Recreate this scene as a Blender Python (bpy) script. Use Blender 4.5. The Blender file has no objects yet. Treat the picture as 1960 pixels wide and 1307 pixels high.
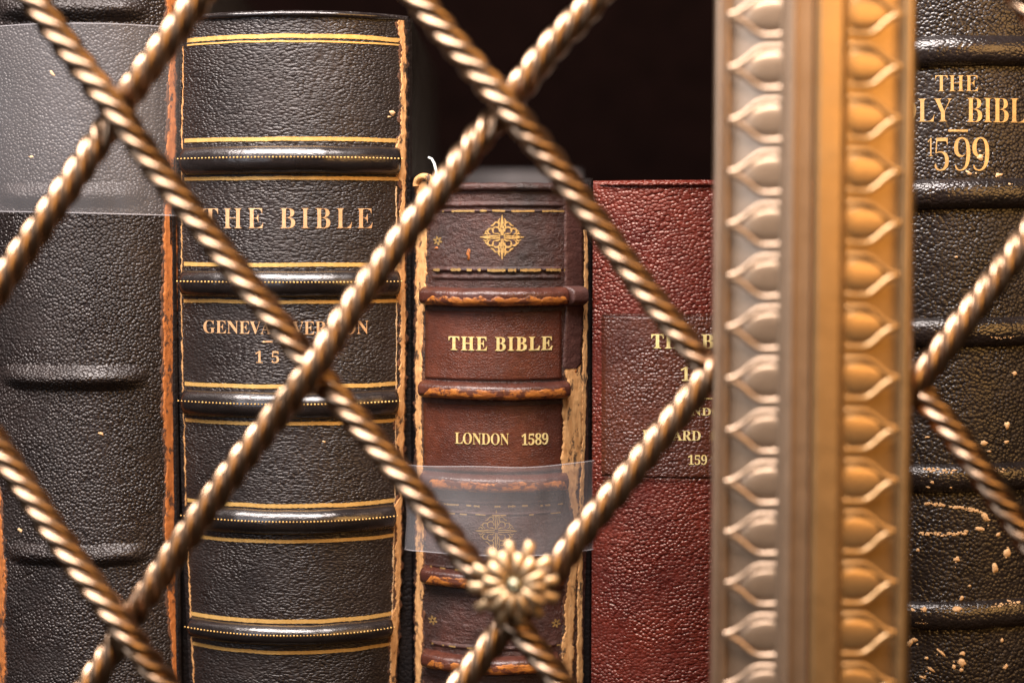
import bpy, math, random
from mathutils import Vector, noise as mn

random.seed(7)
SC = bpy.context.scene
COL = SC.collection

# ------------------------------------------------------------------ camera
W, H = 1960.0, 1307.0
LENS = 60.0
F = LENS / 36.0 * W                 # focal length in photo pixels
D = 0.5227                          # metres from lens to the spines
PITCH = math.radians(3.5)
FW = Vector((0, math.cos(PITCH), -math.sin(PITCH)))
UP = Vector((0, math.sin(PITCH), math.cos(PITCH)))
CAM = -D * FW
cam = bpy.data.cameras.new('camera')
cam.lens = LENS; cam.sensor_width = 36.0; cam.clip_start = 0.02; cam.clip_end = 20
cam.dof.use_dof = True
cam.dof.focus_distance = D + 0.004
cam.dof.aperture_fstop = 3.5
cam.dof.aperture_blades = 9
cob = bpy.data.objects.new('camera', cam); COL.objects.link(cob)
cob.location = CAM
cob.rotation_euler = (math.radians(90) - PITCH, 0, 0)
SC.camera = cob

# ------------------------------------------------------------------ world and lamps
wd = bpy.data.worlds.new('World'); SC.world = wd; wd.use_nodes = True
bg = wd.node_tree.nodes['Background']
bg.inputs[0].default_value = (1.0, 0.74, 0.54, 1); bg.inputs[1].default_value = 0.03

def lamp(name, loc, target, sx, sy, power, color):
    l = bpy.data.lights.new(name, 'AREA'); l.shape = 'RECTANGLE'; l.size = sx; l.size_y = sy
    l.energy = power; l.color = color
    o = bpy.data.objects.new(name, l); COL.objects.link(o)
    o.location = loc
    o.rotation_euler = (Vector(target) - Vector(loc)).to_track_quat('-Z', 'Y').to_euler()
    return o
lamp('ceiling_lamp', (-0.18, -0.42, 0.72), (0, 0, 0.0), 0.80, 0.36, 32.0, (1.0, 0.95, 0.93))
lamp('warm_room_lamp', (0.66, -0.78, 0.30), (0.1, 0, 0), 0.75, 0.45, 6.5, (1.0, 0.56, 0.17))
lamp('window_light', (-0.64, -0.92, 0.26), (0.1, 0, 0), 0.45, 0.6, 3.4, (0.80, 0.88, 1.0))

SC.view_settings.view_transform = 'Standard'
SC.view_settings.look = 'None'
SC.view_settings.exposure = 0.0
SC.view_settings.gamma = 1.0
SC.cycles.use_denoising = True
SC.cycles.max_bounces = 8
SC.cycles.transparent_max_bounces = 12

# ------------------------------------------------------------------ helpers
def at(px, py, Y):
    """the point of the plane y = Y that shows at photo pixel px, py"""
    r = FW * F + Vector((1, 0, 0)) * (px - W / 2) + UP * (H / 2 - py)
    return CAM + r * ((Y - CAM.y) / r.y)

def x_at(px, Y, Z):
    d = (Vector((0, Y, Z)) - CAM).dot(FW)
    return (px - W / 2) / F * d

def ip(poly, t):
    if t <= poly[0][0]: return poly[0][1]
    for (a, va), (b, vb) in zip(poly, poly[1:]):
        if t <= b:
            return va + (vb - va) * (t - a) / (b - a)
    return poly[-1][1]

def thing(name, loc, label, cat, group=None):
    o = bpy.data.objects.new(name, None); COL.objects.link(o)
    o.empty_display_size = 0.01; o.location = loc
    o['label'] = label; o['category'] = cat
    if group: o['group'] = group
    return o

def base_of(o):
    v = Vector((0, 0, 0))
    while o is not None:
        v = v + o.location; o = o.parent
    return v

def mesh(name, verts, faces, mat, parent=None, smooth=True, kind=None):
    off = base_of(parent) if parent else Vector((0, 0, 0))
    m = bpy.data.meshes.new(name)
    m.from_pydata([tuple(Vector(v) - off) for v in verts], [], faces)
    m.update()
    if smooth: m.polygons.foreach_set('use_smooth', [True] * len(m.polygons))
    m.materials.append(mat)
    o = bpy.data.objects.new(name, m); COL.objects.link(o)
    if parent: o.parent = parent
    if kind: o['kind'] = kind
    return o

class MB:
    def __init__(s): s.v = []; s.f = []
    def grid(s, rows, closed=False):
        n = len(rows[0]); b = len(s.v)
        for r in rows: s.v.extend(r)
        for i in range(len(rows) - 1):
            for j in range(n if closed else n - 1):
                k = (j + 1) % n
                s.f.append((b + i*n + j, b + i*n + k, b + (i+1)*n + k, b + (i+1)*n + j))
        return b
    def fan(s, ring):
        b = len(s.v); s.v.extend(ring); s.f.append(tuple(range(b, b + len(ring))))
    def tube(s, pts, rad, n=10, cap=True):
        rows = []
        for i, p in enumerate(pts):
            p = Vector(p)
            t = (Vector(pts[min(i+1, len(pts)-1)]) - Vector(pts[max(i-1, 0)])).normalized()
            a = t.cross(Vector((0, 1, 0)))
            if a.length < 1e-3: a = t.cross(Vector((1, 0, 0)))
            a.normalize(); c = t.cross(a)
            r = rad(i / (len(pts) - 1)) if callable(rad) else rad
            rows.append([p + (a*math.cos(2*math.pi*k/n) + c*math.sin(2*math.pi*k/n))*r for k in range(n)])
        s.grid(rows, True)
        if cap: s.fan(rows[0][::-1]); s.fan(rows[-1])
    def box(s, x0, x1, y0, y1, z0, z1, bev=0.0):
        # box with its vertical edges chamfered
        c = bev
        ring = [(x0+c, y0), (x1-c, y0), (x1, y0+c), (x1, y1-c), (x1-c, y1), (x0+c, y1), (x0, y1-c), (x0, y0+c)] if c else [(x0, y0), (x1, y0), (x1, y1), (x0, y1)]
        rows = [[Vector((x, y, z)) for x, y in ring] for z in (z0, z1)]
        s.grid(rows, True); s.fan(rows[0][::-1]); s.fan(rows[1])
    def build(s, name, mat, parent=None, smooth=True, kind=None):
        return mesh(name, s.v, s.f, mat, parent, smooth, kind)

# ------------------------------------------------------------------ materials
class NT:
    def __init__(s, name):
        s.m = bpy.data.materials.new(name); s.m.use_nodes = True
        s.n = s.m.node_tree.nodes; s.l = s.m.node_tree.links
        s.b = s.n['Principled BSDF']
    def node(s, t, **kw):
        n = s.n.new(t)
        for k, v in kw.items():
            if k.startswith('i_'):
                key = k[2:]; key = int(key) if key.isdigit() else key.replace('_', ' ')
                n.inputs[key].default_value = v
            else: setattr(n, k, v)
        return n
    def link(s, a, b): s.l.new(a, b)
    def coords(s, scale=(1, 1, 1), rot=(0, 0, 0)):
        t = s.node('ShaderNodeTexCoord'); mp = s.node('ShaderNodeMapping')
        mp.inputs['Scale'].default_value = scale; mp.inputs['Rotation'].default_value = rot
        s.link(t.outputs['Object'], mp.inputs[0]); return mp.outputs[0]
    def noise(s, vec, scale, detail=3, rough=.55):
        n = s.node('ShaderNodeTexNoise'); n.inputs['Scale'].default_value = scale
        n.inputs['Detail'].default_value = detail; n.inputs['Roughness'].default_value = rough
        s.link(vec, n.inputs['Vector']); return n
    def ramp(s, fac, stops):
        r = s.node('ShaderNodeValToRGB'); e = r.color_ramp.elements
        while len(e) < len(stops): e.new(0.5)
        for el, (p, c) in zip(e, stops):
            el.position = p; el.color = (c[0], c[1], c[2], 1) if not isinstance(c, (int, float)) else (c, c, c, 1)
        s.link(fac, r.inputs[0]); return r.outputs[0]
    def mix(s, fac, a, b, blend='MIX'):
        m = s.node('ShaderNodeMix', data_type='RGBA', blend_type=blend)
        for sock, v in ((m.inputs[0], fac), (m.inputs[6], a), (m.inputs[7], b)):
            if isinstance(v, (int, float)): sock.default_value = v
            elif isinstance(v, tuple): sock.default_value = (v[0], v[1], v[2], 1)
            else: s.link(v, sock)
        return m.outputs[2]
    def math(s, op, a, b=0.0):
        m = s.node('ShaderNodeMath', operation=op)
        for sock, v in ((m.inputs[0], a), (m.inputs[1], b)):
            if isinstance(v, (int, float)): sock.default_value = v
            else: s.link(v, sock)
        return m.outputs[0]
    def bump(s, h, dist, strength=1.0, normal=None):
        b = s.node('ShaderNodeBump'); b.inputs['Distance'].default_value = dist
        b.inputs['Strength'].default_value = strength
        s.link(h, b.inputs['Height'])
        if normal is not None: s.link(normal, b.inputs['Normal'])
        return b.outputs[0]

def leather(name, dark, light, cell, stretch=(1, 1, 1), rot=(0, 0, 0), depth=.00022, warp=.5, rough=(.34, .52),
            fine=.00004, scuff=None, scuff_at=.66, spec=.55, pebble=True, wrinkle=0.0, tint=(1, .92, .88)):
    """grained leather: cell is the size of a grain in metres"""
    t = NT(name)
    c = t.coords(stretch, rot); c0 = t.coords()
    wn = t.noise(c0, 160, 2)
    sub = t.node('ShaderNodeVectorMath', operation='SUBTRACT'); sub.inputs[1].default_value = (.5, .5, .5)
    t.link(wn.outputs['Color'], sub.inputs[0])
    sc = t.node('ShaderNodeVectorMath', operation='SCALE'); sc.inputs['Scale'].default_value = cell * warp * 3
    t.link(sub.outputs[0], sc.inputs[0])
    ad = t.node('ShaderNodeVectorMath', operation='ADD'); t.link(c, ad.inputs[0]); t.link(sc.outputs[0], ad.inputs[1])
    vo = t.node('ShaderNodeTexVoronoi', feature='F1' if pebble else 'DISTANCE_TO_EDGE'); vo.inputs['Scale'].default_value = 1 / cell
    vo.inputs['Randomness'].default_value = .85
    t.link(ad.outputs[0], vo.inputs['Vector'])
    if pebble:
        h = t.ramp(vo.outputs['Distance'], [(.0, 1.0), (.45, .72), (.8, .0)])
    else:
        h = t.ramp(vo.outputs['Distance'], [(.0, 0.0), (.12, .7), (.4, 1.0)])
    # grain is deeper here, rubbed flat there
    big = t.noise(c0, 55, 3); amp = t.ramp(big.outputs['Fac'], [(.32, .42), (.62, 1.0)])
    h = t.math('MULTIPLY', h, amp)
    fn = t.noise(c, 2.2 / cell, 3, .6)
    n1 = t.bump(h, depth)
    n2 = t.bump(fn.outputs['Fac'], fine, 1.0, n1)
    if wrinkle:
        wk = t.noise(t.coords((.45, 1, 1.3)), 190, 7, .72); n2 = t.bump(wk.outputs['Fac'], wrinkle, 1.0, n2)
    t.link(n2, t.b.inputs['Normal'])
    var = t.noise(c0, 38, 4, .6)
    col = t.mix(t.ramp(var.outputs['Fac'], [(.32, 0.0), (.7, 1.0)]), dark, light)
    sp = t.noise(c0, 420, 3, .65)
    col = t.mix(t.ramp(sp.outputs['Fac'], [(.35, .35), (.6, 0.0)]), col, tuple(x * .35 for x in dark))
    if scuff:
        sn = t.noise(c0, 130, 6, .7)
        col = t.mix(t.ramp(sn.outputs['Fac'], [(scuff_at, 0.0), (scuff_at + .06, .85)]), col, scuff)
    t.link(col, t.b.inputs['Base Color'])
    rn = t.noise(c0, 48, 6, .65)
    t.link(t.ramp(rn.outputs['Fac'], [(.32, rough[0] * .85), (.68, rough[1] * 1.08)]), t.b.inputs['Roughness'])
    t.b.inputs['Specular IOR Level'].default_value = spec
    t.b.inputs['Specular Tint'].default_value = (*tint, 1)
    return t.m

def hide(name, a, b, speck=(.03, .015, .01), amount=.6, vertical=True):
    """bare fibrous leather where the surface has worn away"""
    t = NT(name)
    c = t.coords((1, 1, .22) if vertical else (.25, 1, 1)); c0 = t.coords()
    n = t.noise(c, 700, 5, .65)
    col = t.mix(t.ramp(n.outputs['Fac'], [(.3, 0.0), (.68, 1.0)]), a, b)
    s = t.noise(t.coords((1, 1, .5) if vertical else (.6, 1, 1)), 330, 6, .72)
    col = t.mix(t.ramp(s.outputs['Fac'], [(amount, 0.0), (amount + .05, .9)]), col, speck)
    t.link(col, t.b.inputs['Base Color'])
    t.b.inputs['Roughness'].default_value = .78
    t.link(t.bump(n.outputs['Fac'], .00035), t.b.inputs['Normal'])
    return t.m

def metal(name, a, b, rough=(.25, .4), bumpd=.0, scale=120, tarnish=(.12, .07, .03), tarn=.72, metallic=1.0, coat=0.0):
    t = NT(name); c0 = t.coords()
    t.b.inputs['Coat Weight'].default_value = coat; t.b.inputs['Coat Roughness'].default_value = .22
    n = t.noise(c0, scale, 5, .6)
    col = t.mix(t.ramp(n.outputs['Fac'], [(.3, 0.0), (.7, 1.0)]), a, b)
    n2 = t.noise(c0, scale * 2.7, 6, .7)
    col = t.mix(t.ramp(n2.outputs['Fac'], [(tarn, 0.0), (tarn + .1, .8)]), col, tarnish)
    t.link(col, t.b.inputs['Base Color'])
    t.b.inputs['Metallic'].default_value = metallic
    t.link(t.ramp(n2.outputs['Fac'], [(.3, rough[0]), (.7, rough[1])]), t.b.inputs['Roughness'])
    if bumpd: t.link(t.bump(n2.outputs['Fac'], bumpd), t.b.inputs['Normal'])
    return t.m

def flat(name, col, rough=.6, bumpscale=0, bumpd=0, var=.25, spec=.5):
    t = NT(name); t.b.inputs['Specular IOR Level'].default_value = spec; c0 = t.coords(); n = t.noise(c0, 90, 4)
    t.link(t.mix(t.ramp(n.outputs['Fac'], [(.3, 0.0), (.7, 1.0)]), tuple(x * (1 - var) for x in col), tuple(min(1, x * (1 + var)) for x in col)), t.b.inputs['Base Color'])
    t.b.inputs['Roughness'].default_value = rough
    if bumpscale:
        k = t.noise(c0, bumpscale, 4, .6); t.link(t.bump(k.outputs['Fac'], bumpd), t.b.inputs['Normal'])
    return t.m

def film_mat(name, alpha):
    t = NT(name); c0 = t.coords((1, 1, .5)); n = t.noise(c0, 30, 3)
    t.b.inputs['Base Color'].default_value = (.66, .61, .62, 1)
    t.b.inputs['Roughness'].default_value = .32
    t.b.inputs['Specular IOR Level'].default_value = .6
    t.link(t.ramp(n.outputs['Fac'], [(.25, alpha * .75), (.75, alpha * 1.2)]), t.b.inputs['Alpha'])
    t.link(t.bump(t.noise(c0, 12, 2).outputs['Fac'], .002), t.b.inputs['Normal'])
    return t.m

M = {}
M['black_grain'] = leather('black grained leather', (.0135, .0090, .0082), (.026, .0175, .0155), .00100, (1.0, 1, 1.25), (0, math.radians(35), 0), depth=.00046, warp=.15)
M['black_crease'] = leather('black creased goatskin', (.0135, .0090, .0082), (.028, .0190, .0165), .00078, (.55, 1, 1.15), (0, math.radians(-8), 0), depth=.00031, warp=.8, wrinkle=.00022, scuff=(.20, .09, .04), scuff_at=.745)
M['black_smooth'] = leather('black polished leather', (.010, .007, .007), (.020, .015, .014), .0006, (.3, 1, 1), depth=.00003, rough=(.20, .30), fine=.00003, spec=.9)
M['brown_old'] = leather('old dark brown calf', (.022, .012, .0105), (.088, .027, .018), .0009, (1, 1, .8), depth=.00010, warp=1.0, rough=(.26, .5), fine=.00022, scuff=(.32, .13, .05), scuff_at=.69, wrinkle=.0011)
M['brown_label'] = leather('red brown calf', (.070, .017, .009), (.150, .038, .018), .0008, (1, 1, 1), depth=.00010, warp=.8, rough=(.36, .5), scuff=(.30, .09, .02), scuff_at=.70, pebble=False, wrinkle=.0003)
M['repair'] = leather('dull plum repair leather', (.055, .021, .017), (.100, .040, .031), .0008, depth=.00010, rough=(.4, .55))
M['red_grain'] = leather('maroon pebbled morocco', (.078, .0095, .0065), (.150, .0225, .012), .00105, (.85, 1, 1.15), (0, math.radians(14), 0), depth=.00042, warp=.25, rough=(.30, .44), tint=(1, .74, .62))
M['red_label'] = leather('brown red label leather', (.056, .0125, .0065), (.110, .029, .013), .00088, (.8, 1, 1), depth=.00032, warp=.4, rough=(.3, .44), pebble=True, scuff=(.24, .05, .02), scuff_at=.73)
M['black_pebble'] = leather('black pebbled leather', (.011, .008, .0075), (.021, .015, .014), .00105, (.85, 1, 1), (0, math.radians(-20), 0), depth=.00036, warp=.3, rough=(.28, .42))
M['band_pebble'] = leather('rubbed black band leather', (.011, .008, .0075), (.021, .015, .014), .00105, (.85, 1, 1), (0, math.radians(-20), 0), depth=.00018, warp=.4, rough=(.2, .32), spec=.7)
M['board'] = leather('dark board leather', (.008, .005, .0045), (.015, .010, .009), .0011, depth=.0002, spec=.2, rough=(.5, .7))
M['hide_orange'] = hide('worn orange hide', (.30, .085, .014), (.54, .17, .035), amount=.53)
M['hide_tan'] = hide('worn tan hide', (.46, .20, .06), (.74, .40, .16), amount=.57)
M['hide_brown'] = hide('rubbed brown leather', (.035, .018, .012), (.17, .060, .020), amount=.52)
M['hide_flake'] = hide('flaked tan hide', (.56, .32, .15), (.78, .50, .26), amount=.70, vertical=False)
M['band_brown'] = leather('polished brown band leather', (.050, .016, .012), (.11, .032, .018), .0008, depth=.00006, rough=(.22, .36), fine=.00008)
M['band_rub'] = hide('rubbed orange leather', (.16, .038, .012), (.56, .19, .03), speck=(.07, .018, .012), amount=.50, vertical=False)
M['band_rub'].node_tree.nodes['Principled BSDF'].inputs['Roughness'].default_value = .42
M['gilt'] = metal('gold tooling', (.70, .39, .11), (.84, .51, .17), (.34, .5), .00008, 500, (.16, .09, .03), .61, .4)
M['gilt_worn'] = metal('worn gold tooling', (.58, .34, .11), (.74, .45, .16), (.36, .52), .00010, 420, (.05, .025, .015), .52, .4)
M['gilt_copper'] = metal('coppery gilt lettering', (.68, .36, .165), (.84, .51, .27), (.36, .5), .00006, 600, (.16, .08, .04), .62, .35)
M['gilt_dull'] = metal('dull gilt lettering', (.52, .30, .11), (.70, .44, .18), (.36, .5), .00006, 600, (.10, .05, .02), .58, .4)
M['gilt_bright'] = metal('bright gilt lettering', (.85, .60, .20), (1.0, .80, .38), (.3, .45), .00006, 600, (.16, .07, .03), .62, .35)
M['gilt_faint'] = metal('rubbed gilt', (.42, .25, .09), (.62, .38, .13), (.4, .6), .00006, 700, (.06, .03, .02), .55, .6)
M['bronze'] = metal('twisted bronze', (.23, .135, .074), (.33, .20, .115), (.27, .36), .00006, 70, (.12, .065, .03), .66, coat=.7)
M['bronze_rosette'] = metal('cast rosette bronze', (.44, .285, .155), (.54, .36, .205), (.40, .52), .00006, 140, (.20, .12, .06), .66, coat=.25)
M['brass_stile'] = metal('cast brass stile', (.37, .215, .090), (.43, .255, .11), (.36, .46), .00010, 60, (.24, .14, .065), .64, .85, coat=.5)
M['brass_cool_lit'] = metal('cool lit brass stile', (.33, .215, .135), (.40, .265, .17), (.36, .46), .00010, 60, (.17, .11, .07), .63, .85, coat=.6)  # same metal as brass_stile, cooler light from the left painted into its colour
M['boss'] = metal('grey green boss', (.30, .27, .18), (.40, .36, .25), (.3, .45), .0, 200)
M['paper'] = flat('old cream paper', (.55, .47, .36), .85, 900, .0002)
M['white_paper'] = flat('white paper slip', (.75, .73, .68), .8)
M['thread'] = flat('pale thread', (.72, .72, .66), .7)
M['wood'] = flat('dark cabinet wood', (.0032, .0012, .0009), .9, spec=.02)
M['grey_cloth'] = flat('grey brown cloth', (.06, .05, .05), .6, 1500, .0001)
M['film'] = film_mat('clear plastic film', .16)
M['film_thin'] = film_mat('thin clear film', .10)
M['film_edge'] = film_mat('plastic film edge', .30)

# ------------------------------------------------------------------ setting
BACK_Y, SHELF_PY = 0.34, 1560
zs = at(980, SHELF_PY, 0).z
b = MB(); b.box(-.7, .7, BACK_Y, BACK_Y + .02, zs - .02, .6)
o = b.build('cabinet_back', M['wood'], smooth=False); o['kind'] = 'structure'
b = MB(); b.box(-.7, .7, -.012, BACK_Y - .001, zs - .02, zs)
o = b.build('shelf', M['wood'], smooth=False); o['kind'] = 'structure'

# ------------------------------------------------------------------ books
class Book:
    def __init__(s, name, label, L, R, top, arch, Y=0.0, k=.66, bottom=SHELF_PY):
        s.L, s.R, s.top, s.bottom, s.arch, s.Y, s.k = L, R, top, bottom, arch, Y, k
        s.cx = (ip(L, 650) + ip(R, 650)) / 2
        s.den = 1 - math.sqrt(1 - k * k)
        p = at(s.cx, 650, Y)
        s.e = thing(name, (p.x, Y, zs), label, 'book')
    def g(s, u): return (1 - math.sqrt(max(1e-4, 1 - (s.k * u) ** 2))) / s.den
    def u(s, px, py):
        l, r = ip(s.L, py), ip(s.R, py); return 2 * (px - l) / (r - l) - 1
    def raw(s, u, py):
        z = at(s.cx, py, s.Y).z
        y = s.Y + s.arch * s.g(u)
        l, r = ip(s.L, py), ip(s.R, py)
        return Vector((x_at(l + (r - l) * (u + 1) / 2, y, z), y, z))
    def S(s, u, py, lift=0.0):
        p = s.raw(u, py)
        a, c = s.raw(u - .02, py), s.raw(u + .02, py)
        t = (c - a); n = Vector((t.y, -t.x, 0)).normalized()
        w = mn.noise(Vector((p.x * 40, p.z * 28, s.cx))) * .00022
        return p + n * (lift + w)
    def Spx(s, px, py, lift=0.0): return s.S(s.u(px, py), py, lift)
    def spine(s, mat, u0=-1.04, u1=1.04, nu=72, step=7):
        n = int((s.bottom - s.top) / step)
        rows = [[s.S(u0 + (u1 - u0) * j / nu, s.top + (s.bottom - s.top) * i / n) for j in range(nu + 1)] for i in range(n + 1)]
        # roll the head over
        head = [[p + Vector((0, .0012 * (1 - math.cos(a)) , .0012 * math.sin(a))) for p in rows[0]] for a in (1.57, 1.1, .6, .25)]
        head = [[p + Vector((0, .006, .0010)) for p in rows[0]]] + head
        mb = MB(); mb.grid(head + rows)
        # inner side, so that the spine is a shell with thickness
        mb.grid([[p + Vector((0, .0022, 0)) for p in r] for r in (rows[0], rows[-1])])
        return mb.build('spine', mat, s.e)
    def headcap(s, mat, r=.0011, dy=0, u0=-.97, u1=.97):
        mb = MB(); pts = [s.S(u0 + (u1 - u0) * j / 60, s.top + dy, .0002) for j in range(61)]
        mb.tube(pts, lambda t: r * (.35 + .65 * min(1, 8 * t, 8 * (1 - t))) * (1 + .2 * mn.noise(Vector((t * 14, s.cx, 0)))), 10)
        return mb.build('headcap', mat, s.e)
    def band(s, pyc, hw, h, mat, u0=-1.0, u1=1.0, shape='round', taper=.05, nu=80, nt=18, sag=0, tilt=0, name='raised_band'):
        rows = []
        for i in range(nt + 1):
            t = -1 + 2 * i / nt
            row = []
            for j in range(nu + 1):
                u = u0 + (u1 - u0) * j / nu
                e = min(1, (u - u0) / taper, (u1 - u) / taper); e = max(0.0, e); e = e * e * (3 - 2 * e)
                pr = math.sqrt(max(0, 1 - t * t)) if shape == 'round' else (.5 + .5 * math.cos(math.pi * t)) ** .9
                if shape == 'flat': pr = max(0, 1 - abs(t) ** 3.2) ** .55
                wv = mn.noise(Vector((u * 3.1, pyc * .01, 3))) * 1.6
                row.append(s.S(u, pyc + wv + t * hw + sag * (1 - u * u) + tilt * u, -.00025 + h * pr * e * (1 + .06 * mn.noise(Vector((u * 9, pyc, 1))))))
            rows.append(row)
        mb = MB(); mb.grid(rows); return mb.build(name, mat, s.e)
    def line(s, py, w, mat, px0=None, px1=None, u0=-.985, u1=.985, lift=.00012, name='gilt_line', sag=0, ragged=.35, n=110, broken=0.0, parent=None):
        if px0 is not None: u0, u1 = s.u(px0, py), s.u(px1, py)
        mb = MB(); run = []
        def flush(run):
            if len(run) > 1:
                q = [[a + (a - c) * 0 for a, c in run]]
                top = [a for a, c in run]; bot = [c for a, c in run]
                mb.grid([top, bot])
        for j in range(n + 1):
            u = u0 + (u1 - u0) * j / n
            wob = mn.noise(Vector((u * 5, py * .07, 0))) * 1.2 + sag * (1 - u * u)
            hw = w / 2 * (1 + ragged * mn.noise(Vector((u * 40, py, 4))))
            if broken and mn.noise(Vector((u * 12, py * .31, 9))) < -broken * .0 + (broken - .5):
                flush(run); run = []; continue
            run.append((s.S(u, py - hw + wob, lift), s.S(u, py + hw + wob, lift)))
        flush(run)
        return mb.build(name, mat, parent or s.e)
    def beads(s, py, lift_fn, mat, n, r=.00028, u0=-.97, u1=.95):
        mb = MB()
        for j in range(n):
            u = u0 + (u1 - u0) * j / (n - 1)
            c = s.S(u, py, lift_fn); rr = r * random.uniform(.75, 1.15)
            rows = []
            for a in (0.0, .5, 1.0, 1.5):
                rows.append([c + Vector((math.sin(a) * math.cos(k * math.pi / 3) * rr, -math.cos(a) * rr * .7, math.sin(a) * math.sin(k * math.pi / 3) * rr)) for k in range(6)])
            mb.grid(rows, True)
        return mb.build('gilt_beads', mat, s.e, kind='stuff')
    def strip(s, left, right, py0, py1, mat, lift=.00018, amp=3.0, freq=.05, name='worn_edge', cols=6, step=2.6, parent=None, seed=0, amp2=None):
        if name in ('worn_joint', 'bare_joint') and amp > 2.5:
            s.strip([(a, c - 3.5) for a, c in left], [(a, c + 3.0) for a, c in right], py0, py1, M['hide_brown'], lift * .45, amp * 1.5, freq * 1.3, 'rubbed_edge', cols, step, parent, seed)
        """ragged strip of another surface lying on the spine; left and right are px by py"""
        n = max(4, int((py1 - py0) / step)); rows = []
        amp2 = amp if amp2 is None else amp2
        for i in range(n + 1):
            py = py0 + (py1 - py0) * i / n
            def rag(sd): return mn.noise(Vector((py * freq, sd, 0))) + .6 * mn.noise(Vector((py * freq * 3.7, sd, 5))) + .35 * mn.noise(Vector((py * freq * 9, sd, 7)))
            l = ip(left, py) + amp * rag(11.3 + seed); r = ip(right, py) + amp2 * rag(47.1 + seed)
            if r < l + .6: r = l + .6
            row = [s.Spx(l, py, -.00012)]
            for j in range(cols + 1):
                f = j / cols
                row.append(s.Spx(l + (r - l) * f, py, lift * (1 + .5 * mn.noise(Vector((py * .09, f * 4, seed))))))
            row.append(s.Spx(r, py, -.00012)); rows.append(row)
        mb = MB(); mb.grid(rows); return mb.build(name, mat, parent or s.e)
    def panel(s, left, right, py0, py1, mat, lift=.00022, name='leather_panel', amp=1.2, cols=40, step=5, seed=0):
        n = int((py1 - py0) / step); rows = []
        for i in range(-1, n + 2):
            py = py0 + (py1 - py0) * min(max(i, 0), n) / n
            edge = i in (-1, n + 1)
            l = left + amp * mn.noise(Vector((py * .06, seed, 1))); r = right + amp * mn.noise(Vector((py * .06, seed, 8)))
            row = []
            for j in range(-1, cols + 2):
                f = min(max(j, 0), cols) / cols
                row.append(s.Spx(l + (r - l) * f, py + amp * mn.noise(Vector((f * 9, py0 if i < n / 2 else py1, seed))) * (1 if i <= 0 or i >= n else 0), -.00012 if edge or j in (-1, cols + 1) else lift))
            rows.append(row)
        mb = MB(); mb.grid(rows); return mb.build(name, mat, s.e)
    def blobs(s, spots, mat, lift=.0002, name='flaked_patches', kind='stuff'):
        mb = MB()
        for i, (px, py, rx, ry, *rot) in enumerate(spots):
            a0 = rot[0] if rot else 0
            ring = []; n = 14
            for k in range(n):
                a = 2 * math.pi * k / n
                q = 1 + .75 * mn.noise(Vector((math.cos(a) * 1.3, math.sin(a) * 1.3, i * 3.7)))
                x, y = rx * math.cos(a) * q, ry * math.sin(a) * q
                ring.append((px + x * math.cos(a0) - y * math.sin(a0), py + x * math.sin(a0) + y * math.cos(a0)))
            b0 = len(mb.v)
            mb.v.append(s.Spx(px, py, lift)); mb.v.extend(s.Spx(x, y, lift * .8) for x, y in ring); mb.v.extend(s.Spx(px + (x - px) * 1.06, py + (y - py) * 1.06, -.0001) for x, y in ring)
            for k in range(n):
                k2 = (k + 1) % n
                mb.f.append((b0, b0 + 1 + k2, b0 + 1 + k)); mb.f.append((b0 + 1 + k, b0 + 1 + k2, b0 + 1 + n + k2, b0 + 1 + n + k))
        return mb.build(name, mat, s.e, kind=kind)
    def strokes(s, lines, w, mat, name, lift=.00014, jitter=.25, parent=None):
        mb = MB()
        for li, pts in enumerate(lines):
            n = len(pts)
            a, c = [], []
            for i in range(n):
                x, y = pts[i]; x0, y0 = pts[max(i - 1, 0)]; x1, y1 = pts[min(i + 1, n - 1)]
                dx, dy = x1 - x0, y1 - y0; q = math.hypot(dx, dy) or 1
                t = i / (n - 1); ww = w * (.35 + .65 * math.sin(math.pi * min(1, .15 + t * .85)) ** .6) / 2 * (1 + jitter * mn.noise(Vector((x * .2, y * .2, li))))
                a.append(s.Spx(x - dy / q * ww, y + dx / q * ww, lift)); c.append(s.Spx(x + dy / q * ww, y - dx / q * ww, lift))
            mb.grid([a, c])
        return mb.build(name, mat, parent or s.e)
    def text(s, body, px0, px1, py0, py1, mat, offset=-.004, space=1.0, lift=.00014, name='lettering', slope=0.0):
        def conv(ch):
            if 'A' <= ch <= 'Z': return chr(0x1D400 + ord(ch) - 65)
            if ch.isdigit(): return chr(0x1D7CE + ord(ch) - 48)
            return ch
        cu = bpy.data.curves.new('lettering', 'FONT'); cu.body = ''.join(conv(c) for c in body)
        cu.offset = offset; cu.space_character = space; cu.resolution_u = 4; cu.extrude = .02
        tmp = bpy.data.objects.new('lettering_source', cu); COL.objects.link(tmp)
        dg = bpy.context.evaluated_depsgraph_get(); dg.update()
        me = bpy.data.meshes.new_from_object(tmp.evaluated_get(dg))
        xs = [v.co.x for v in me.vertices]; ys = [v.co.y for v in me.vertices]
        x0, x1, y0, y1 = min(xs), max(xs), min(ys), max(ys)
        vs = []
        for v in me.vertices:
            fx = (v.co.x - x0) / (x1 - x0)
            px = px0 + (px1 - px0) * fx
            py = py1 + (py0 - py1) * (v.co.y - y0) / (y1 - y0) + slope * fx
            vs.append(s.Spx(px, py, lift if v.co.z > 0 else -.00006))
        fs = [tuple(p.vertices) for p in me.polygons]
        bpy.data.objects.remove(tmp); bpy.data.curves.remove(cu); bpy.data.meshes.remove(me)
        return mesh(name, vs, fs, mat, s.e, smooth=False)
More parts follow.
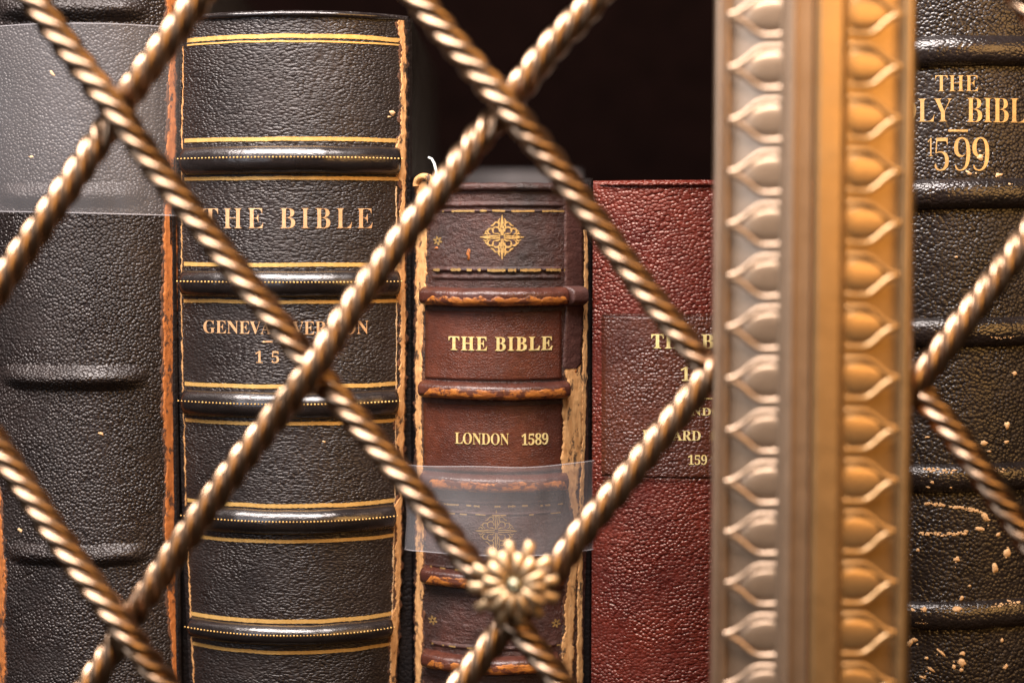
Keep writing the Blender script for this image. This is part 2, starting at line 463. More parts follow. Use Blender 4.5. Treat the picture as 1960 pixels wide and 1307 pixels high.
    def covers(s, left, right, mat, depth=.175, rise=.0025, back=.0015, thick=None, page=True):
        """left = (outer px, inner px) of the front edge of a board, as seen at mid height"""
        y0 = s.Y + s.arch + back
        zt = at(s.cx, s.top, s.Y).z + rise
        xs = []
        for nm, (a, c) in (('front_board', left), ('back_board', right)):
            zc = at(s.cx, 650, s.Y).z
            xa, xc = sorted((x_at(a, y0, zc), x_at(c, y0, zc)))
            mb = MB(); mb.box(xa, xc, y0, y0 + depth, zs, zt, .0007)
            mb.build(nm, mat, s.e, smooth=False); xs += [xa, xc]
        if page:
            mb = MB(); mb.box(xs[1] + .0002, xs[2] - .0002, y0 + .004, y0 + depth - .006, zs + .003, zt - .006)
            mb.build('page_block', M['paper'], s.e, smooth=False)

# ---- book one: broad black grained bible at the left
b1 = Book('leather_book', 'broad black grained leather book at far left with orange worn joint under a plastic sleeve',
          [(0, -16), (600, -12), (1000, -2), (1307, 8)], [(0, 322), (400, 316), (800, 318), (1307, 326)], -120, .0095, .001)
b1.spine(M['black_grain'], -1.05, 1.10)
b1.covers((-30, -8), (319, 338), M['board'])
for py, hw, h in ((14, 30, .0030), (372, 30, .0027), (722, 30, .0030), (1062, 27, .0024), (1400, 28, .0028)):
    b1.band(py, hw, h, M['black_grain'], -1.02, .86, 'bell', .38, sag=2)
b1.strip([(0, 318), (120, 324), (300, 318), (412, 314), (600, 312), (800, 313), (900, 318), (1000, 316), (1150, 321), (1300, 332)],
         [(0, 338), (100, 334), (300, 336), (412, 336), (520, 339), (650, 337), (780, 337), (830, 333), (930, 334), (1000, 336), (1080, 333), (1200, 337), (1300, 342)],
         -115, 1400, M['hide_orange'], .0003, 3.5, .035, 'worn_joint', seed=1)
b1.strip([(0, -20), (1000, -8), (1307, -4)], [(800, -16), (950, 0), (1130, 12), (1180, 8), (1307, 11)], 880, 1400, M['hide_orange'], .0003, 4, .04, 'worn_joint', seed=2)
b1.strip([(400, 323), (470, 325)], [(400, 326), (470, 327)], 408, 468, M['board'], .0005, .6, .05, 'crack', cols=2)
b1.blobs([(100, 140, 3, 6, -.6), (38, 1020, 4, 4), (25, 1060, 3, 3), (193, 830, 5, 3, .5), (60, 300, 4, 2)], M['hide_flake'], .00012, 'scuff_marks')

# ---- book two: tall black bible with gold lines
b2 = Book('gilt_banded_book', 'tall black leather book with gold lines and beaded bands lettered THE BIBLE GENEVA VERSION',
          [(0, 358), (60, 356), (200, 350), (600, 349), (900, 354), (1100, 360), (1240, 367), (1400, 374)],
          [(0, 771), (200, 770), (600, 768), (900, 762), (1100, 757), (1240, 752), (1400, 746)], 27, .0124, 0.0)
b2.spine(M['black_crease'], -1.04, 1.05)
b2.headcap(M['black_smooth'], .0009, 0)
b2.covers((340, 372), (756, 790), M['board'], rise=.0006, back=.0035)
b2.line(69, 8, M['gilt']); b2.line(79, 3.2, M['gilt'])
for py, ga, gb in ((306, 266, 341), (544, 507, 578), (776, 740, 811), (999, 968, 1036), (1215, 1189, 1248), (1440, 1405, 1475)):
    b2.band(py, (gb - ga) / 2 - 9, .0037, M['black_smooth'], -1.0, .975, 'round', .035)
    b2.line(ga, 7.6, M['gilt'], u1=.975, lift=.00016); b2.line(gb, 6.6, M['gilt'], u1=.975, lift=.00016)
    b2.beads(py - 4, .0037, M['gilt'], 64, .00031, -.97, .94)
b2.strip([(30, 760), (90, 767), (250, 766), (275, 758), (335, 758), (345, 768), (500, 768), (515, 757), (575, 757), (590, 766), (735, 766), (760, 755), (800, 757), (960, 764), (980, 754), (1040, 757), (1090, 757), (1180, 755), (1200, 746), (1300, 747)],
         [(30, 772), (80, 776), (300, 776), (450, 774), (600, 775), (800, 773), (1000, 768), (1120, 766), (1240, 761), (1307, 756)], 30, 1400, M['hide_tan'], .00035, 4.6, .05, 'worn_joint', seed=5, amp2=2.4)
b2.strip([(0, 349), (100, 350), (300, 347), (600, 347), (1000, 356), (1300, 370)], [(0, 350), (100, 351), (300, 348), (600, 348), (1000, 357), (1300, 372)], 80, 1400, M['hide_tan'], .0002, 2.4, .06, 'worn_joint', cols=3, seed=6)
b2.strip([(340, 757), (500, 759), (900, 756), (1130, 751), (1300, 746)], [(340, 759), (500, 760), (900, 757), (1130, 753), (1300, 748)], 355, 1300, M['hide_flake'], .0002, 2.0, .04, 'crack', cols=2, seed=8)
b2.text('THE BIBLE', 388, 713, 399, 437, M['gilt_copper'], -.012, 1.28)
b2.text('GENEVA', 390, 520, 615, 640, M['gilt_copper'], -.008, 1.0)
b2.text('VERSION', 560, 705, 615, 641, M['gilt_copper'], -.008, 1.0)
b2.text('15', 489, 534, 672, 695, M['gilt_copper'], -.008, 1.9)
b2.line(654, 3, M['gilt_copper'], 508, 522, name='gilt_dash', n=10)
b2.blobs([(752, 212, 6, 4, .5), (620, 846, 3, 2), (745, 220, 3, 2), (738, 900, 3, 5), (505, 655, 3, 1.5)], M['hide_flake'], .00012, 'scuff_marks')

# ---- book three: small worn brown bible
b3 = Book('worn_brown_book', 'small worn brown leather book with peeling tan joints lettered THE BIBLE LONDON 1589',
          [(330, 806), (600, 803), (900, 803), (1307, 801)], [(330, 1118), (600, 1117), (900, 1118), (1307, 1108)], 358, .0115, .0, .72)
b3.spine(M['brown_old'], -1.04, 1.05)
b3.headcap(M['brown_old'], .0013, 0, -.8, .97)
b3.covers((790, 806), (1100, 1134), M['board'], rise=.0032, back=.0035)
b3.panel(815, 1074, 597, 728, M['brown_label'], name='leather_label', seed=1)
b3.panel(812, 1076, 776, 905, M['brown_label'], name='leather_label', seed=2)
b3.strip([(350, 1079), (560, 1080), (570, 1083), (700, 1076), (712, 1078)], [(350, 1114), (560, 1116), (700, 1112), (712, 1100)], 362, 709, M['repair'], .0004, 1.6, .05, 'repair_strip', seed=4)
b3.strip([(700, 1078), (730, 1084), (780, 1076), (900, 1074), (920, 1080), (960, 1090), (1000, 1098), (1100, 1090), (1180, 1080), (1230, 1078), (1307, 1074)],
         [(700, 1112), (730, 1118), (880, 1114), (950, 1102), (1000, 1108), (1100, 1104), (1200, 1098), (1307, 1096)], 702, 1420, M['hide_tan'], .0003, 4.5, .04, 'bare_joint', seed=9)
b3.strip([(350, 1114), (500, 1117), (700, 1114), (900, 1112), (1050, 1106), (1307, 1104)], [(350, 1118), (500, 1124), (700, 1122), (900, 1117), (1050, 1113), (1307, 1114)], 440, 1420, M['hide_tan'], .0004, 2.4, .05, 'worn_joint', seed=10)
b3.strip([(340, 799), (500, 797), (700, 797), (900, 799), (1307, 797)], [(340, 818), (470, 817), (560, 815), (600, 812), (700, 809), (800, 808), (1000, 812), (1307, 808)], 345, 1420, M['hide_tan'], .0004, 3.2, .045, 'worn_joint', seed=12)
for i, (py, hw, h, u0, u1) in enumerate(((568, 19, .0043, -.97, .985), (748, 17.5, .0042, -.98, .82), (925, 18, .0040, -.97, .80), (1109, 18, .0038, -.96, .78), (1271, 18, .0040, -.94, .74), (1460, 20, .0038, -.94, .8))):
    bd = b3.band(py, hw, h, M['band_brown'], u0, .80 if i == 0 else u1, 'flat', .07, sag=2)
    ua, ub = u0 + .10, min(u1 - .05, .74)
    rows = []
    for k in range(131):
        u = ua + (ub - ua) * k / 130
        f = min(1, (u - ua) / .1, (ub - u) / .06)
        nz = mn.noise(Vector((u * 4, py, 2))) + .7 * mn.noise(Vector((u * 11, py, 4))) + .5 * mn.noise(Vector((u * 29, py, 6)))
        top = -.42 - .30 * nz * (1 if i else 1.5) + (.30 if i in (0,) else 0); bot = .88
        top = bot - (bot - top) * f
        wv = mn.noise(Vector((u * 3.1, py * .01, 3))) * 1.6
        col = []
        for q in range(9):
            t = top + (bot - top) * q / 8
            lift = -.00025 + h * max(0, 1 - abs(t) ** 3.2) ** .55 * (1 + .06 * mn.noise(Vector((u * 9, py, 1)))) + (.00007 if 0 < q < 8 else -.0001)
            col.append(b3.S(u, py + wv + t * hw + 2 * (1 - u * u), lift))
        rows.append(col)
    mb = MB(); mb.grid(rows); mb.build('rubbed_patch', M['band_rub'], bd)
    if i == 0: b3.band(py, hw + 1, h + .0003, M['repair'], .735, .985, 'flat', .05, nu=24, sag=2, name='repair_strip')
for py, hw, h in ((392, 9, .0009), (404, 5, .0006), (516, 8, .0010), (531, 9, .0008), (962, 8, .0008), (984, 6, .0006), (1090, 6, .0007), (1240, 8, .0008)):
    b3.band(py, hw, h, M['brown_old'], -.93, .80, 'bell', .15, name='tooled_ridge')
for py, a, c, w, br in ((404, 850, 1078, 3.5, .42), (517, 832, 1078, 5, .35), (968, 826, 1074, 3, .45), (985, 835, 1070, 2.5, .5), (1092, 826, 900, 4, .3), (1240, 830, 1075, 3, .45)):
    b3.line(py, w, M['gilt_faint'], a, c, name='rubbed_gilt_line', broken=br, lift=.0009, n=160, ragged=.8)
def fleuron(cx, cy, r):
    L = []
    def q(pts):
        for sx in (1, -1):
            for sy in (1, -1):
                L.append([(cx + x * r * sx, cy + y * r * sy) for x, y in pts])
    def arc(x, y, rr, a0, a1, n=9): return [(x + rr * math.cos(math.radians(a0 + (a1 - a0) * i / n)), y + rr * math.sin(math.radians(a0 + (a1 - a0) * i / n))) for i in range(n + 1)]
    q([(.03, .08), (.05, .4), (.03, .7), (0, 1.02)]); q([(.08, .04), (.4, .05), (.75, .03), (1.0, 0)])
    q(arc(.27, .30, .16, 200, -60)); q(arc(.52, .26, .13, 170, -90)); q(arc(.25, .56, .12, 260, 10))
    q([(.10, .62), (.16, .74), (.10, .86)]); q([(.64, .10), (.74, .18), (.86, .12)])
    q([(.34, .62), (.42, .54), (.52, .50)]); q([(.60, .40), (.66, .30), (.78, .24)]); q([(.08, .10), (.2, .16), (.34, .16)])
    return L
def star(cx, cy, r):
    return [[(cx + r * .25 * math.cos(a), cy + r * .25 * math.sin(a)), (cx + r * .7 * math.cos(a), cy + r * .7 * math.sin(a)), (cx + r * math.cos(a), cy + r * math.sin(a))] for a in [k * math.pi / 3 + .3 for k in range(6)]]
b3.strokes(fleuron(961, 454, 42), 3.3, M['gilt_worn'], 'gilt_fleuron')
b3.strokes(fleuron(950, 1016, 40), 1.9, M['gilt_faint'], 'gilt_fleuron')
for x, y in ((838, 461), (829, 1196), (1064, 1199)): b3.strokes(star(x, y, 9), 4, M['gilt_faint'], 'gilt_star')
b3.text('THE BIBLE', 860, 1056, 645, 671, M['gilt_bright'], .002, 1.12, lift=.0005)
b3.text('LONDON', 872, 974, 829, 851, M['gilt_bright'], -.006, .95, lift=.0005)
b3.text('1589', 998, 1048, 830, 852, M['gilt_bright'], -.002, .95, lift=.0005)
b3.blobs([(897, 486, 4, 9, .1), (1092, 700, 10, 5), (1100, 715, 9, 8), (835, 475, 3, 2)], M['hide_orange'], .0003, 'flaked_patches')
# frayed corner of the headcap and its loose thread
mb = MB()
pts = []
for i in range(15):
    a = math.pi * (1.05 - 1.15 * i / 14)
    pts.append(b3.Spx(815 + 15 * math.cos(a), 352 - 16 * math.sin(a), .0006))
mb.tube(pts, lambda t: .0011 * (1 + .5 * mn.noise(Vector((t * 7, 2, 2)))), 8)
mb.build('frayed_headcap', M['hide_tan'], b3.e)
mb = MB(); mb.tube([b3.Spx(846, 362, .001), b3.Spx(845, 345, .0016), b3.Spx(843, 328, .002), b3.Spx(840, 312, .0022), b3.Spx(836, 303, .0024), b3.Spx(831, 300, .0026)], lambda t: .00042 * (1.3 - .5 * t), 8)
mb.build('loose_thread', M['thread'], b3.e)

# ---- book four: maroon morocco, half behind the door stile
b4 = Book('maroon_book', 'maroon pebbled leather book with gold lettering partly hidden by the brass door stile',
          [(340, 1142), (600, 1143), (900, 1141), (1307, 1138)], [(340, 1560), (1307, 1556)], 352, .0075, .0, .6)
b4.spine(M['red_grain'], -1.03, 1.03)
b4.headcap(M['red_grain'], .0007, 0)
b4.covers((1140, 1157), (1542, 1562), M['red_grain'], rise=0.0)
b4.panel(1152, 1548, 606, 915, M['red_label'], .0003, 'leather_label', .8, seed=6)
b4.line(603, 3.4, M['red_label'], 1154, 1546, name='tooled_line', lift=.0006); b4.line(917, 3.0, M['red_label'], 1154, 1546, name='tooled_line', lift=.0006)
b4.text('THE BIBLE', 1247, 1462, 640, 667, M['gilt_bright'], .004, 1.05, lift=.00045)
b4.text('15', 1303, 1343, 702, 729, M['gilt_bright'], -.002, 1.0, lift=.00045)
b4.line(763, 3, M['gilt_bright'], 1342, 1368, name='gilt_dash', lift=.00045, n=10)
b4.text('LONDON', 1288, 1400, 780, 795, M['gilt_bright'], -.002, 1.0, lift=.00045)
b4.text('EDWARD', 1230, 1341, 824, 843, M['gilt_bright'], -.002, 1.0, lift=.00045)
b4.text('159', 1317, 1353, 870, 889, M['gilt_bright'], -.002, .95, lift=.00045)

# ---- book five: black pebbled bible at the right
b5 = Book('scuffed_black_book', 'black pebbled leather book at far right lettered THE HOLY BIBLE 1599 with tan scuffs',
          [(0, 1650), (650, 1645), (1307, 1630)], [(0, 2040), (650, 2034), (1307, 2020)], -120, .0105, .008)
b5.spine(M['black_pebble'], -1.04, 1.04)
b5.covers((1630, 1648), (2034, 2054), M['board'])
for py, hw, h in ((98, 30, .0034), (372, 30, .0034), (636, 29, .0032), (915, 28, .0032), (1178, 28, .0030), (1420, 28, .003)):
    b5.band(py, hw, h, M['band_pebble'], -1.0, 1.0, 'round', .05, tilt=-3)
b5.text('THE', 1790, 1872, 145, 175, M['gilt_dull'], -.011, 1.0)
b5.text('HOLY', 1676, 1822, 188, 234, M['gilt_dull'], -.011, .95)
b5.text('BIBLE', 1850, 1994, 188, 234, M['gilt_dull'], -.011, .95)
b5.line(250, 4, M['gilt_dull'], 1815, 1852, name='gilt_dash', n=10)
b5.text('1', 1776, 1786, 264, 299, M['gilt_dull'], -.018, 1.0)
b5.text('5', 1789, 1816, 264, 327, M['gilt_dull'], -.020, 1.0)
b5.text('9', 1826, 1857, 263, 327, M['gilt_dull'], -.020, 1.0)
b5.text('9', 1861, 1893, 263, 327, M['gilt_dull'], -.020, 1.0)
sp = [(1877, 301, 6, 5), (1854, 331, 6, 3, .4), (1912, 335, 6, 4), (1925, 353, 6, 3), (1830, 492, 3, 2), (1942, 716, 4, 3), (1927, 815, 5, 6), (1882, 848, 8, 4), (1926, 847, 4, 3), (1775, 837, 4, 2), (1893, 864, 4, 2), (1910, 645, 22, 2, -.03),
      (1782, 898, 14, 4), (1812, 899, 14, 5), (1902, 899, 15, 6), (1783, 920, 7, 4), (1802, 922, 4, 6), (1775, 930, 8, 3), (1817, 930, 4, 3),
      (1788, 965, 22, 4, .1), (1840, 972, 26, 3, .12), (1868, 978, 14, 2.5, .15), (1886, 990, 9, 6, 1.0), (1776, 1022, 16, 4, .05), (1822, 1021, 28, 4.5, -.05), (1876, 1013, 10, 4), (1910, 1024, 4, 4), (1757, 1054, 3, 3), (1830, 1070, 6, 5), (1905, 1088, 5, 9), (1928, 1060, 6, 9), (1856, 1121, 3, 2),
      (1747, 1167, 7, 4), (1768, 1166, 6, 6), (1828, 1165, 11, 8), (1915, 1158, 24, 4, -.08), (1943, 1156, 8, 4), (1762, 1190, 14, 3), (1840, 1144, 4, 4), (1740, 1234, 5, 9, .7), (1750, 1226, 6, 4), (1803, 1250, 11, 3, .7), (1773, 1260, 4, 3), (1782, 1281, 9, 3, .5), (1843, 1251, 5, 4), (1842, 1268, 7, 7), (1826, 1276, 4, 4), (1840, 1282, 4, 3), (1925, 1279, 6, 3, -.8), (1766, 1297, 6, 2, .3), (1918, 1228, 3, 4)]
rs = random.Random(3)
q = []
for e in sp:
    if e[2] > 12:
        rot = e[4] if len(e) > 4 else 0
        for _ in range(int(e[2] * 1.1)):
            t = rs.uniform(-1, 1) * e[2]
            q.append((e[0] + t * math.cos(rot), e[1] + t * math.sin(rot) + rs.gauss(0, e[3] * .45), rs.uniform(1.2, 4.2), rs.uniform(1.0, 2.6), rot))
    else: q.append(e)
for e in list(q):
    if e[2] > 5:
        for _ in range(2): q.append((e[0] + rs.gauss(0, e[2] * 1.1), e[1] + rs.gauss(0, e[3] * 1.1), rs.uniform(.8, 2), rs.uniform(.8, 2)))
sp = q
def band_lift(py):
    for c, hw, h in ((98, 30, .0034), (372, 30, .0034), (636, 29, .0032), (915, 28, .0032), (1178, 28, .0030)):
        t = (py - c) / hw
        if abs(t) < 1: return -.0002 + h * math.sqrt(1 - t * t)
    return 0
for lo, hi in ((-1, 0), (0, 9)):
    sel = [e for e in sp if (band_lift(e[1] + 1) > .0004) == (hi == 9)]
    if hi == 0: b5.blobs(sel, M['hide_flake'], .00016, 'flaked_patches')
    else:
        by = {}
        for e in sel: by.setdefault(round((band_lift(e[1] + 1)) * 4000), []).append(e)
        for kk in sorted(by): b5.blobs(by[kk], M['hide_flake'], kk / 4000 + .0002, 'flaked_patches')

# ---- books and paper behind
b6 = thing('grey_book', at(1000, SHELF_PY, 0) + Vector((0, .20, 0)), 'grey brown book top edge showing behind the small worn brown book', 'book')
p0, p1 = at(862, 327, .19), at(1112, 327, .19)
mb = MB(); mb.box(p0.x, p1.x, .19, .20, zs, p0.z, .001); mb.build('front_board', M['grey_cloth'], b6)
mb = MB(); mb.box(p0.x, p1.x, .2005, .225, zs + .002, p0.z - .004); mb.build('page_block', M['paper'], b6, smooth=False)
mb = MB(); mb.box(p0.x, p1.x, .2255, .23, zs, p0.z, .001); mb.build('back_board', M['grey_cloth'], b6)
pa, pb = at(386, -60, .14), at(414, 24, .14)
mb = MB(); mb.box(pa.x, pb.x, .14, .1404, zs, at(386, -60, .14).z)
o = mb.build('paper_slip', M['white_paper'], smooth=False)
o['label'] = 'white paper slip standing above the gold banded book at top'; o['category'] = 'paper'

# ---- plastic sleeves round two of the books
def sleeve(bk, u0, u1, pyt, pyb, label, name='plastic_sleeve', lift=.0009, wrap=.03, mat='film'):
    e = thing(name, bk.e.location, label, 'sleeve')
    rows = []
    n = 26
    for i in range(n + 1):
        f = i / n; row = []
        for j in range(61):
            u = u0 + (u1 - u0) * j / 60
            py = pyt(u) + (pyb(u) - pyt(u)) * f
            row.append(bk.S(u, py, lift + .0009 * mn.noise(Vector((u * 2.5, f * 2, bk.cx))) + .0003 * mn.noise(Vector((u * 9, f * 3, bk.cx)))))
        row = [row[0] + Vector((.0008, wrap, 0))] + row + [row[-1] + Vector((-.0008, wrap, 0))]
        rows.append(row)
    mb = MB(); mb.grid(rows); mb.build('film', M[mat], e)
    for r in (rows[0], rows[-1]):
        mb = MB(); mb.tube(r, .00016, 6); mb.build('film_edge', M['film_edge'], e)
    return e
SL = lambda bk, r: r
sleeve(b1, -1.08, 1.07, lambda u: 48, lambda u: 408 + 4 * u, 'clear plastic sleeve across the upper part of the broad black book', lift=.0034, mat='film_thin')
sleeve(b3, -1.03, 1.03, lambda u: 890 - 3 * u + 2 * u * u + 1.5 * math.sin(5 * u), lambda u: 1058 + 3 * u * u + 1.2 * math.sin(4 * u + 1), 'clear plastic sleeve across the lower part of the small worn brown book', lift=.0046)

# ------------------------------------------------------------------ bronze doors
GY = -.062            # plane of the twisted bars
K = (D + GY) / D      # metres per photo pixel at that depth, relative to the spines
PXM = D / F * K       # metres per photo pixel at the grille

def catmull(P, step):
    out = []
    Q = [P[0] + (P[0] - P[1])] + P + [P[-1] + (P[-1] - P[-2])]
    for i in range(1, len(Q) - 2):
        a, b_, c, d = Q[i-1], Q[i], Q[i+1], Q[i+2]
        n = max(2, int((c - b_).length / step))
        for k in range(n):
            t = k / n
            out.append(.5 * ((2*b_) + (c - a)*t + (2*a - 5*b_ + 4*c - d)*t*t + (3*b_ - a - 3*c + d)*t**3))
    out.append(P[-1]); return out

def rope(pts, parent, phase=0.0, r=29.0, lead=190.0):
    P = [at(x, y, GY + dy) for x, y, dy in pts]
    path = catmull(P, 3.6 * PXM)
    R = r * PXM; Rc, a = R * .56, R * .44; N = 40
    a = max(a, Rc * .725)
    rows = []; s = 0.0
    for i, p in enumerate(path):
        if i: s += (p - path[i-1]).length
        T = (path[min(i+1, len(path)-1)] - path[max(i-1, 0)]).normalized()
        nn = Vector((0, -1, 0)); nn = (nn - T * nn.dot(T)).normalized()
        lf = Vector((-T.z, 0, T.x)).normalized()
        ph = 2 * math.pi * s / (lead * PXM) + phase
        row = []
        for k in range(N):
            th = 2 * math.pi * k / N
            d = (th + math.pi / 4) % (math.pi / 2) - math.pi / 4
            rad = Rc * math.cos(d) + math.sqrt(max(0, a*a - (Rc * math.sin(d))**2))
            row.append(p + (nn * math.cos(th + ph) + lf * math.sin(th + ph)) * rad * (1 + .035 * mn.noise(Vector((s * 160, k * .25, phase * 9)))))
        rows.append(row)
    mb = MB(); mb.grid(rows, True); mb.fan(rows[0][::-1]); mb.fan(rows[-1])
    return mb.build('twisted_bar', M['bronze'], parent)

SY = -.068            # front of the stile's outer strip
zb, zt = at(980, 1500, SY).z, at(980, -170, SY).z
zm = at(980, 650, SY).z
def sx(px, Y): return x_at(px, Y, zm)
ldoor = thing('bronze_door', (sx(1530, SY), SY, zb), 'bronze lattice door with rosette and leaf moulded stile left of the seam', 'door')
rdoor = thing('bronze_lattice_door', (sx(1575, SY), SY, zb), 'bronze lattice door with golden leaf moulded stile right of the seam', 'door')

def prism(prof, name, mat, parent):
    # profile of the front, closed at the back
    q = [(sx(px, Y), Y) for px, Y in prof]
    rows = [[Vector((x, y, zb + (zt - zb) * i / 24)) for x, y in q] for i in range(25)]
    mb = MB(); mb.grid(rows, True); mb.fan(rows[0][::-1]); mb.fan(rows[-1])
    o = mb.build(name, mat, parent)
    # keep the arrises crisp
    for e in o.data.edges: e.use_edge_sharp = False
    bev = o.modifiers.new('arris', 'BEVEL'); bev.width = .0005; bev.segments = 3; bev.limit_method = 'ANGLE'; bev.angle_limit = math.radians(25)
    wn = o.modifiers.new('normals', 'WEIGHTED_NORMAL'); wn.keep_sharp = True
    return o
prism([(1362, -.046), (1368, SY), (1377, SY - .0004), (1379, SY + .0006), (1382, SY + .0006), (1384, SY - .0006), (1391, SY - .0006), (1393, SY + .0020), (1420, SY + .0012), (1470, SY - .0018), (1500, SY - .0046), (1503, SY - .0085), (1516, SY - .0090), (1519, SY - .0067), (1550.5, SY - .0067), (1550.5, -.046)], 'stile', M['brass_cool_lit'], ldoor)
prism([(1553.5, -.046), (1553.5, SY - .0070), (1562, SY - .0086), (1606, SY - .0080), (1612, SY - .0066), (1614, SY - .0040), (1650, SY - .0018), (1700, SY + .0014), (1722, SY + .0022), (1724, SY - .0008), (1738, SY - .0010), (1745, SY + .0004), (1748, SY + .004), (1740, -.046)], 'stile', M['brass_stile'], rdoor)

def leaf_meshes(sgn, mat):
    U = PXM * .985
    # rim: an arched ridge from the base, round to the tip and back
    half = [(-2, 37), (14, 38), (32, 39), (46, 37), (60, 29), (75, 16), (90, 6), (105, .5)]
    pts = [Vector((x, y, 0)) for x, y in half] ; low = [Vector((x, -y, 0)) for x, y in half]
    mb = MB()
    for line in (pts, low):
        c = catmull(line, 3.0)
        n = len(c)
        rows = []
        for i, p in enumerate(c):
            t = (c[min(i+1, n-1)] - c[max(i-1, 0)]).normalized(); s_ = Vector((-t.y, t.x, 0))
            w = 8.2 * (1 - .22 * math.sin(math.pi * i / (n - 1))) * (.9 if i > 2 else .75)
            rows.append([Vector((sgn * (p.x + s_.x * w * math.cos(a)), -(w * .66) * math.sin(a) + 1.0, p.y + s_.y * w * math.cos(a))) * U for a in [math.pi * k / 10 for k in range(11)]])
        mb.grid(rows); mb.fan(rows[0]); mb.fan(rows[-1])
    m1 = bpy.data.meshes.new('leaf_rim'); m1.from_pydata([tuple(v) for v in mb.v], [], mb.f)
    # dome: pointed swelling inside the rim
    mb = MB(); rows = []
    for i in range(19):
        f = i / 18; x = -2 + 80 * f
        hw = 31 * (math.sqrt(max(0, 1 - (max(0, f - .28) / .72) ** 1.7)) if f > .28 else (.90 + .10 * f / .28))
        hh = 6.2 * (1 - f ** 2.2) ** .7 * (.75 + .25 * min(1, f / .2))
        rows.append([Vector((sgn * x, 1.2 - hh * math.cos(a) ** .9 if abs(math.cos(a)) > 1e-6 else 1.2, hw * math.sin(a))) * U for a in [-math.pi/2 + math.pi * k / 16 for k in range(17)]])
    mb.grid(rows)
    m2 = bpy.data.meshes.new('leaf_dome'); m2.from_pydata([tuple(v) for v in mb.v], [], mb.f)
    for m in (m1, m2):
        m.polygons.foreach_set('use_smooth', [True] * len(m.polygons)); m.materials.append(mat); m.update()
    return m1, m2
PER = 98.4 * PXM * (D + SY) / (D + GY)
for door, sgn, px, ys, rz in ((ldoor, -1, 1500, 629, .15), (rdoor, 1, 1616, 625, -.15)):
    m1, m2 = leaf_meshes(sgn, M['brass_cool_lit'] if sgn < 0 else M['brass_stile'])
    zc = at(px, ys, SY).z; yy = SY - .0034
    for k in range(-9, 9):
        z = zc + k * PER
        if z < zb + .008 or z > zt - .008: continue
        o = bpy.data.objects.new('leaf_ornament', m1); COL.objects.link(o); o.parent = door
        o.location = Vector((sx(px, yy), yy, z)) - door.location; o.rotation_euler = (random.uniform(-.02, .02), 0, -sgn * -.13 * 1.0)
        q = random.uniform(.975, 1.02); o.scale = (q, random.uniform(.85, 1.15), random.uniform(.98, 1.015))
        c = bpy.data.objects.new('leaf_dome', m2); COL.objects.link(c); c.parent = o

w_ = .0041
rope([(-40, -140, 0), (60, -5, -.001), (140, 105, -.002), (225, 217, -w_), (310, 335, -.001), (450, 515, .001), (530, 615, w_*.6), (600, 706, w_), (690, 815, .001), (800, 948, -.001), (905, 1085, 0), (985, 1190, 0), (1070, 1300, 0), (1180, 1450, 0)], ldoor, .3)
rope([(690, -150, 0), (800, -3, 0), (890, 108, -.001), (972, 205, -w_), (1050, 300, -.001), (1130, 410, .001), (1235, 555, .001), (1300, 637, .001), (1352, 702, .002), (1376, 731, .003)], ldoor, 1.1)
rope([(-160, 610, 0), (-60, 770, 0), (30, 905, 0), (130, 1055, -.002), (235, 1200, -w_), (315, 1308, -.001), (420, 1450, 0)], ldoor, .6)
rope([(480, -150, 0), (378, 0, 0), (320, 82, 0), (258, 168, .002), (222, 222, w_), (175, 292, .002), (105, 395, 0), (50, 475, 0), (-15, 570, 0), (-120, 725, 0)], ldoor, .0)
rope([(1240, -130, 0), (1130, 8, 0), (1055, 90, .001), (1000, 160, .002), (965, 212, w_), (920, 260, .002), (850, 355, 0), (760, 470, 0), (680, 580, -.002), (600, 705, -w_), (520, 808, -.001), (430, 925, 0), (345, 1045, .001), (280, 1140, .002), (235, 1205, w_), (195, 1275, .002), (90, 1430, 0)], ldoor, .5)
rope([(1388, 676, .003), (1357, 717, .0), (1324, 761, 0), (1290, 803, 0), (1207, 908, 0), (1110, 1025, 0), (1050, 1110, .001), (975, 1190, .003), (890, 1300, .002), (790, 1440, 0)], ldoor, .9)
rope([(2060, 320, 0), (1960, 462, 0), (1860, 595, 0), (1768, 718, .002), (1735, 762, .004)], rdoor, .2)
rope([(1738, 712, .005), (1772, 762, .003), (1850, 862, 0), (1960, 1020, 0), (2060, 1160, 0)], rdoor, .8)
rope([(1880, -110, 0), (1950, -10, 0), (2040, 110, 0)], rdoor, .4)

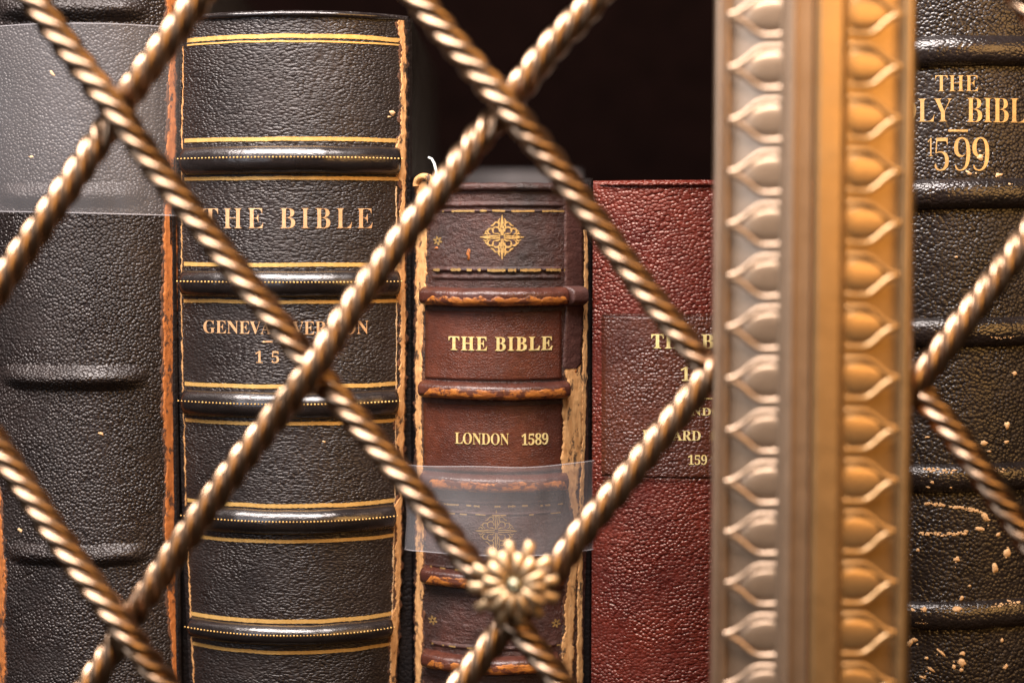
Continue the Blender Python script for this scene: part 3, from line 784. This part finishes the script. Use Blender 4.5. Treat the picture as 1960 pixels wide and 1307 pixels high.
# rosette over a crossing of the bars
rc = at(984, 1117, GY - .0065)
ros = bpy.data.objects.new('rosette', None); COL.objects.link(ros); ros.parent = ldoor; ros.location = rc - ldoor.location
ros.empty_display_size = .005
def petal_mesh(r0, r1, w0, w1, lift0, lift1, name):
    rows = []; n = 20
    for i in range(n + 1):
        f = i / n
        x = r0 + (r1 - r0) * (1 - math.cos(math.pi * f)) / 2
        q = (x - r0) / (r1 - r0)
        w = (w0 + (w1 - w0) * q ** .8) * math.sqrt(max(0, 1 - (2 * f - 1) ** 6)) if 0 < f < 1 else .3
        y = -(lift0 + (lift1 - lift0) * q + 7 * math.sin(math.pi * q))
        rows.append([Vector((x, y - w * .62 * math.sin(2 * math.pi * k / 14), w * math.cos(2 * math.pi * k / 14))) * PXM for k in range(14)])
    mb = MB(); mb.grid(rows, True)
    m = bpy.data.meshes.new(name); m.from_pydata([tuple(v) for v in mb.v], [], mb.f)
    m.polygons.foreach_set('use_smooth', [True] * len(m.polygons)); m.materials.append(M['bronze_rosette']); m.update()
    return m
pin, pout = petal_mesh(16, 66, 6.5, 12.3, 12, 5, 'petal'), petal_mesh(34, 86, 8.5, 11.0, -2, -5, 'petal')
for k in range(12):
    for m, off in ((pin, 0), (pout, .5)):
        o = bpy.data.objects.new('petal', m); COL.objects.link(o); o.parent = ros
        o.rotation_euler = (random.uniform(-.06, .06), -(k + off) * 2 * math.pi / 12 + .13 + random.uniform(-.05, .05), random.uniform(-.05, .05))
        q = random.uniform(.93, 1.05); o.scale = (q, 1, q)
mb = MB(); rows = []
for i in range(15):
    a = math.pi / 2 * i / 14; rr = 14 * math.sin(a); yy = -(18 + 9 * math.cos(a)) + (3.5 if i < 3 else 0) * (1 - i / 3)
    rows.append([rc + Vector((rr * math.cos(2*math.pi*k/20), yy, rr * math.sin(2*math.pi*k/20))) * PXM for k in range(20)])
rows.append([rc + Vector((14 * math.cos(2*math.pi*k/20), 6, 14 * math.sin(2*math.pi*k/20))) * PXM for k in range(20)])
mb.grid(rows, True); bo = mb.build('boss', M['boss'], ros)
mb = MB(); rows = []
for rr, yy in ((0.1, 2), (16, 1), (34, 2), (46, 6), (46, 14), (0.1, 14)):
    rows.append([rc + Vector((rr * math.cos(2*math.pi*k/28), yy, rr * math.sin(2*math.pi*k/28))) * PXM for k in range(28)])
mb.grid(rows, True); mb.build('rosette_plate', M['bronze_rosette'], ros)
bpy.context.view_layer.update()
